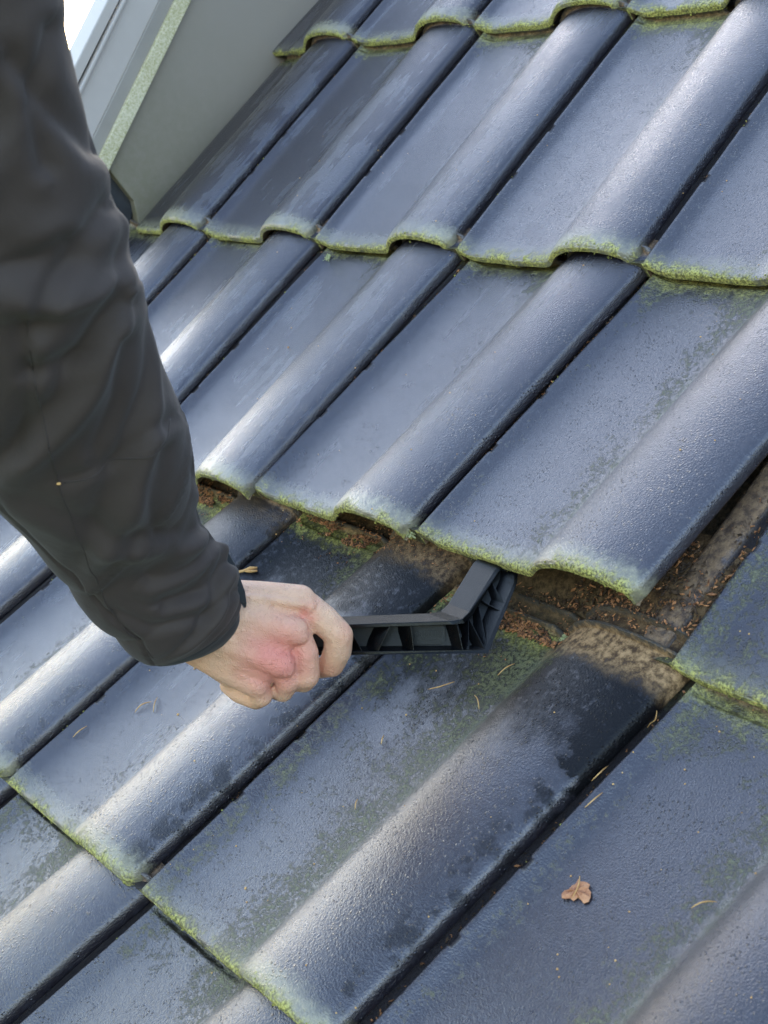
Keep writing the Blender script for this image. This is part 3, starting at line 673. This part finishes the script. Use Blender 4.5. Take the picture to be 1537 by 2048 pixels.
# dead leaf
h0 = hit(1155, 1786); n = h0[1]; ex = (hit(1185, 1786)[0] - h0[0]).normalized(); ey = n.cross(ex).normalized()
out = [(1125, 1790), (1131, 1783), (1140, 1781), (1146, 1773), (1153, 1770), (1160, 1761), (1164, 1767), (1170, 1766), (1177, 1768), (1182, 1772), (1179, 1779), (1184, 1787), (1183, 1797), (1179, 1805), (1170, 1809), (1163, 1800), (1158, 1796), (1153, 1800), (1149, 1804), (1142, 1798), (1134, 1801), (1126, 1799)]
bm = bmesh.new(); ctr = bm.verts.new(n * .0022); ring = []; mid = []
for i, (x, y) in enumerate(out):
    p = hit(x, y)[0] - h0[0]; ring.append(bm.verts.new(p + n * (.0006 + .0018 * abs(noise.noise(Vector((x * .07, y * .07, 1))))))); mid.append(bm.verts.new(p * .55 + n * (.0016 + .0028 * noise.noise(Vector((x * .09, y * .09, 5))))))
k = len(out)
for i in range(k):
    bm.faces.new((ctr, mid[i], mid[(i + 1) % k])); bm.faces.new((mid[i], ring[i], ring[(i + 1) % k], mid[(i + 1) % k]))
leaf = obj('dead_leaf', bm, M_LEAF, smooth=False); leaf.matrix_world = Matrix.Translation(h0[0])
md = leaf.modifiers.new('s', 'SOLIDIFY'); md.thickness = .0004
tag(leaf, 'crumpled brown dead leaf lying on the lower right tile', 'leaf')
bm = bmesh.new(); tube(bm, [hit(*q)[0] - h0[0] + n * .0032 for q in ((1150, 1800), (1158, 1785), (1163, 1772), (1164, 1758))], [.0003, .0005, .0005, .0004], 5)
sv = obj('stalk', bm, M_NEEDLE, leaf)

# ------------------------------------------------------------------ moss tufts, litter, crumbs (stuff)
def blob(bm, p, r, n, flat=.7):
    u = n.orthogonal().normalized(); v = n.cross(u); a0 = random.random() * 6
    top = bm.verts.new(p + n * r * flat); rg = []
    for q in range(5):
        a = a0 + q * 1.2566; rr = r * random.uniform(.7, 1.2); rg.append(bm.verts.new(p + (u * math.cos(a) + v * math.sin(a)) * rr - n * r * .3))
    r2 = [bm.verts.new(p + (u * math.cos(a0 + .6 + q * 1.2566) + v * math.sin(a0 + .6 + q * 1.2566)) * r * .75 + n * r * flat * random.uniform(.35, .8)) for q in range(5)]
    for q in range(5):
        bm.faces.new((rg[q], rg[(q + 1) % 5], r2[q])); bm.faces.new((r2[q], rg[(q + 1) % 5], r2[(q + 1) % 5])); bm.faces.new((top, r2[q], r2[(q + 1) % 5]))
def flake(bm, p, r, n):
    u = Vector((random.gauss(0, 1), random.gauss(0, 1), random.gauss(0, 1))).normalized(); v = n.cross(u).normalized(); u = (v.cross(n) + n * random.uniform(-.5, .5)).normalized()
    l = r * random.uniform(.8, 2.6); w_ = r * random.uniform(.35, .9); h = n * r * .35
    a = [p + u * l, p + v * w_, p - u * l * .8, p - v * w_]; t = [bm.verts.new(q + h * random.uniform(.4, 1.2)) for q in a]; b_ = [bm.verts.new(q - h) for q in a]
    bm.faces.new(t); bm.faces.new(b_[::-1])
    for q in range(4): bm.faces.new((t[q], b_[q], b_[(q + 1) % 4], t[(q + 1) % 4]))
def zprof(xf):
    xf = min(xf, .998)
    for a, b_ in zip(PROF[:-1], PROF[1:]):
        if a[0] <= xf <= b_[0] and b_[0] > a[0]: return a[1] + (b_[1] - a[1]) * (xf - a[0]) / (b_[0] - a[0])
    return 15
bm = bmesh.new()
for (c, r), o in TILES.items():
    if c > 4 or c < -1: continue
    mo = o['moss']; cut = {(-1, 3): .24, (-1, 2): .28}.get((c, r), -.02)
    for i in range(int(230 * mo * mo) + 25):
        xf = random.uniform(cut, 1.0)
        dens = .5 + .9 * noise.noise(Vector((xf * 7 + c * 11, r * 7., 0)))
        if random.random() > dens * 1.3 - .35: continue
        y = random.choice((random.uniform(-.0008, .0006), abs(random.gauss(0, .0025)) * mo)); z = zfun(xf, zprof(xf), max(y, .0)) - 17.5
        if y < .0006: z -= random.uniform(1, 8.2)
        blob(bm, TL(o, xf, y, z + 17.5), random.choice((.0003, .0004, .0005, .0006, .0008, .0012)), (o.matrix_world.to_3x3() @ Vector((0, -.8 if y < .001 else -.1, .6))).normalized())
    # line of moss in the gutter beside the roll and on the pan edge
    for i in range(70):
        y = random.uniform(.0, LC) ** 1.0; xf = random.choice((.045, .04)) + random.gauss(0, .003)
        if noise.noise(Vector((y * 18 + c * 5, r * 3., 2.))) < .12: continue
        blob(bm, TL(o, xf, y, zprof(xf) + .2), random.uniform(.0004, .0011), o.matrix_world.to_3x3() @ Vector((0, 0, 1)))
obj('moss', bm, M_MOSS, smooth=False); tag(bpy.data.objects['moss'], 'yellow green moss tufts growing along the tail edges of the tiles', 'moss', kind='stuff')
# litter: troughs at the heads of the exposed course and the long gaps
bl, bdk = bmesh.new(), bmesh.new()
def scatter_tile(c, r, n_, x0, x1, y0, y1, dz=.3, size=.0014, dark=.4, thr=-.1):
    o = TILES[(c, r)]
    for i in range(n_):
        xf = random.uniform(x0, x1); y = random.uniform(y0, y1)
        if noise.noise(Vector((xf * 9 + c * 3, y * 60, 1.))) < thr: continue
        z = zfun(xf, zprof(xf), y) - 17.5 + random.uniform(0, dz)
        flake(bdk if random.random() < dark else bl, TL(o, xf, y, z + 17.5), size * random.uniform(.4, 1.3), (o.matrix_world.to_3x3() @ Vector((random.gauss(0, .3), random.gauss(0, .3), 1))).normalized())
for c in (0, 1, 2, 3):
    scatter_tile(c, 0, 1300, .06, .55, LC - .006, LC + .012, 2.5, .0011, .3)
    scatter_tile(c, 0, 700, .06, .98, LC + .012, LC + .045, 2., .0010, .55)
    scatter_tile(c, 0, 160, .05, .5, LC - .035, LC - .005, .4, .0007, .5, .1)
scatter_tile(3, 0, 500, .55, .98, LC + .014, LC + .05, 1.5, .0007, .5)
scatter_tile(3, 0, 1300, .4, .98, LC + .035, LC + .11, 3.5, .0013, .62, -.4); scatter_tile(2, 0, 900, .4, .98, LC + .03, LC + .10, 3.5, .0013, .4, -.4)
scatter_tile(2, 0, 500, .55, .98, LC - .01, LC + .03, 1., .0005, .4)
for c in (0, 1, 2, 3):   # gutter dirt in the upper parts of the side gaps
    scatter_tile(c, 1, 1500, .0, .044, LC * (.2 if c == 3 else .35), LC + .02, 4., .0011, .72)
    scatter_tile(c, 2, 300, .0, .044, LC * .3, LC + .02, 3., .0010, .8)
scatter_tile(4, 1, 700, -.10, .03, .04, LC + .02, 2., .0006, .7)
scatter_tile(4, 1, 260, -.02, .04, LC * .3, LC, 2., .0011, .85)
scatter_tile(3, 0, 400, -.0, .044, .02, LC, 3., .001, .75); scatter_tile(4, 0, 400, .0, .044, .02, LC, 3., .001, .75)
o4 = TILES[(4, 1)]; bm = bmesh.new(); g = []
for i in range(60):
    y = .012 + i * (LC + .02) / 60; row = []
    for j in range(22):
        x = (-.30 + j * .0095) * W; q = Vector((x * 60, y * 60, 3.))
        row.append(bm.verts.new(TL(o4, x / W, y, -16 + 1000 * ( .006 * noise.noise(q) + .003 * noise.noise(q * 3) + .0016 * noise.noise(q * 9)))))
    g.append(row)
for i in range(59):
    for j in range(21): bm.faces.new((g[i][j], g[i][j + 1], g[i + 1][j + 1], g[i + 1][j]))
o = obj('packed_dirt', bm, M_BED); tag(o, 'brown matted dirt in the gap beside the bare side lock', 'dirt', kind='stuff')
obj('bark_litter', bl, M_LITTER, smooth=False); tag(bpy.data.objects['bark_litter'], 'orange brown bark and needle crumbs in the laid bare laps', 'litter', kind='stuff')
obj('dark_dirt', bdk, M_LITTER2, smooth=False); tag(bpy.data.objects['dark_dirt'], 'dark crumbly dirt packed in the gaps between the tiles', 'dirt', kind='stuff')
# lichen tufts
for (x, y, r, lab) in ((903, 1203, .006, 'pale green lichen tuft in the dark gap left of the tool hook'), (826, 1066, .005, 'green lichen tuft at the left corner of the raised tile'), (1128, 1276, .0035, 'small pale lichen spot at the foot of the dusty roll head'), (657, 515, .005, 'small lichen tuft under the second course, beside a dark gap')):
    h = hit(x, y)
    if not h: continue
    b = bmesh.new()
    for i in range(60):
        q = Vector((random.gauss(0, .5), random.gauss(0, .5), random.gauss(0, .25))) * r; blob(b, q + h[1] * .0004, r * random.uniform(.12, .25), h[1])
    o = obj('lichen_tuft', b, M_LICHEN, smooth=False); o.matrix_world = Matrix.Translation(h[0]); tag(o, lab, 'lichen', 'lichen tufts on the tiles')
# crumbs strewn on the tiles
b = bmesh.new()
for i in range(130):
    x, y = random.uniform(250, 1530), random.uniform(200, 2040)
    h = hit(x, y)
    if h: blob(b, h[0], random.uniform(.0004, .0010) * (1.5 if random.random() < .08 else 1), h[1])
o = obj('crumbs', b, M_NEEDLE, smooth=False); tag(o, 'fine pale crumbs strewn over the tiles', 'crumbs', kind='stuff')

# embossed lettering in the lap of the nearest tile
o3 = TILES[(3, 0)]
cu = bpy.data.curves.new('lap_lettering', 'FONT'); cu.body = 'mullA 96'; cu.size = .011; cu.extrude = .0012
ot = bpy.data.objects.new('lap_lettering', cu); col.objects.link(ot); bpy.context.view_layer.update()
me = bpy.data.meshes.new_from_object(ot.evaluated_get(bpy.context.evaluated_depsgraph_get())); bpy.data.objects.remove(ot)
for vtx in me.vertices:
    lx, ly, lz = vtx.co; xf = .50 + lx / W; y = LC + .0185 + ly * .8
    yy = y * o3['stretch']; vtx.co = Vector(((xf - 1) * W * o3['spread'] + yy * o3['lean'], yy, (zfun(xf, zprof(xf), y) - 17.5) / 1000 + lz + .0006))
obj('embossed_lettering', me, M_LITTER2, o3, smooth=False)

# ------------------------------------------------------------------ roof coordinates -> world
for o in list(col.objects):
    if o.parent is None and o.type in ('MESH', 'EMPTY'): o.matrix_world = ROOT @ o.matrix_world
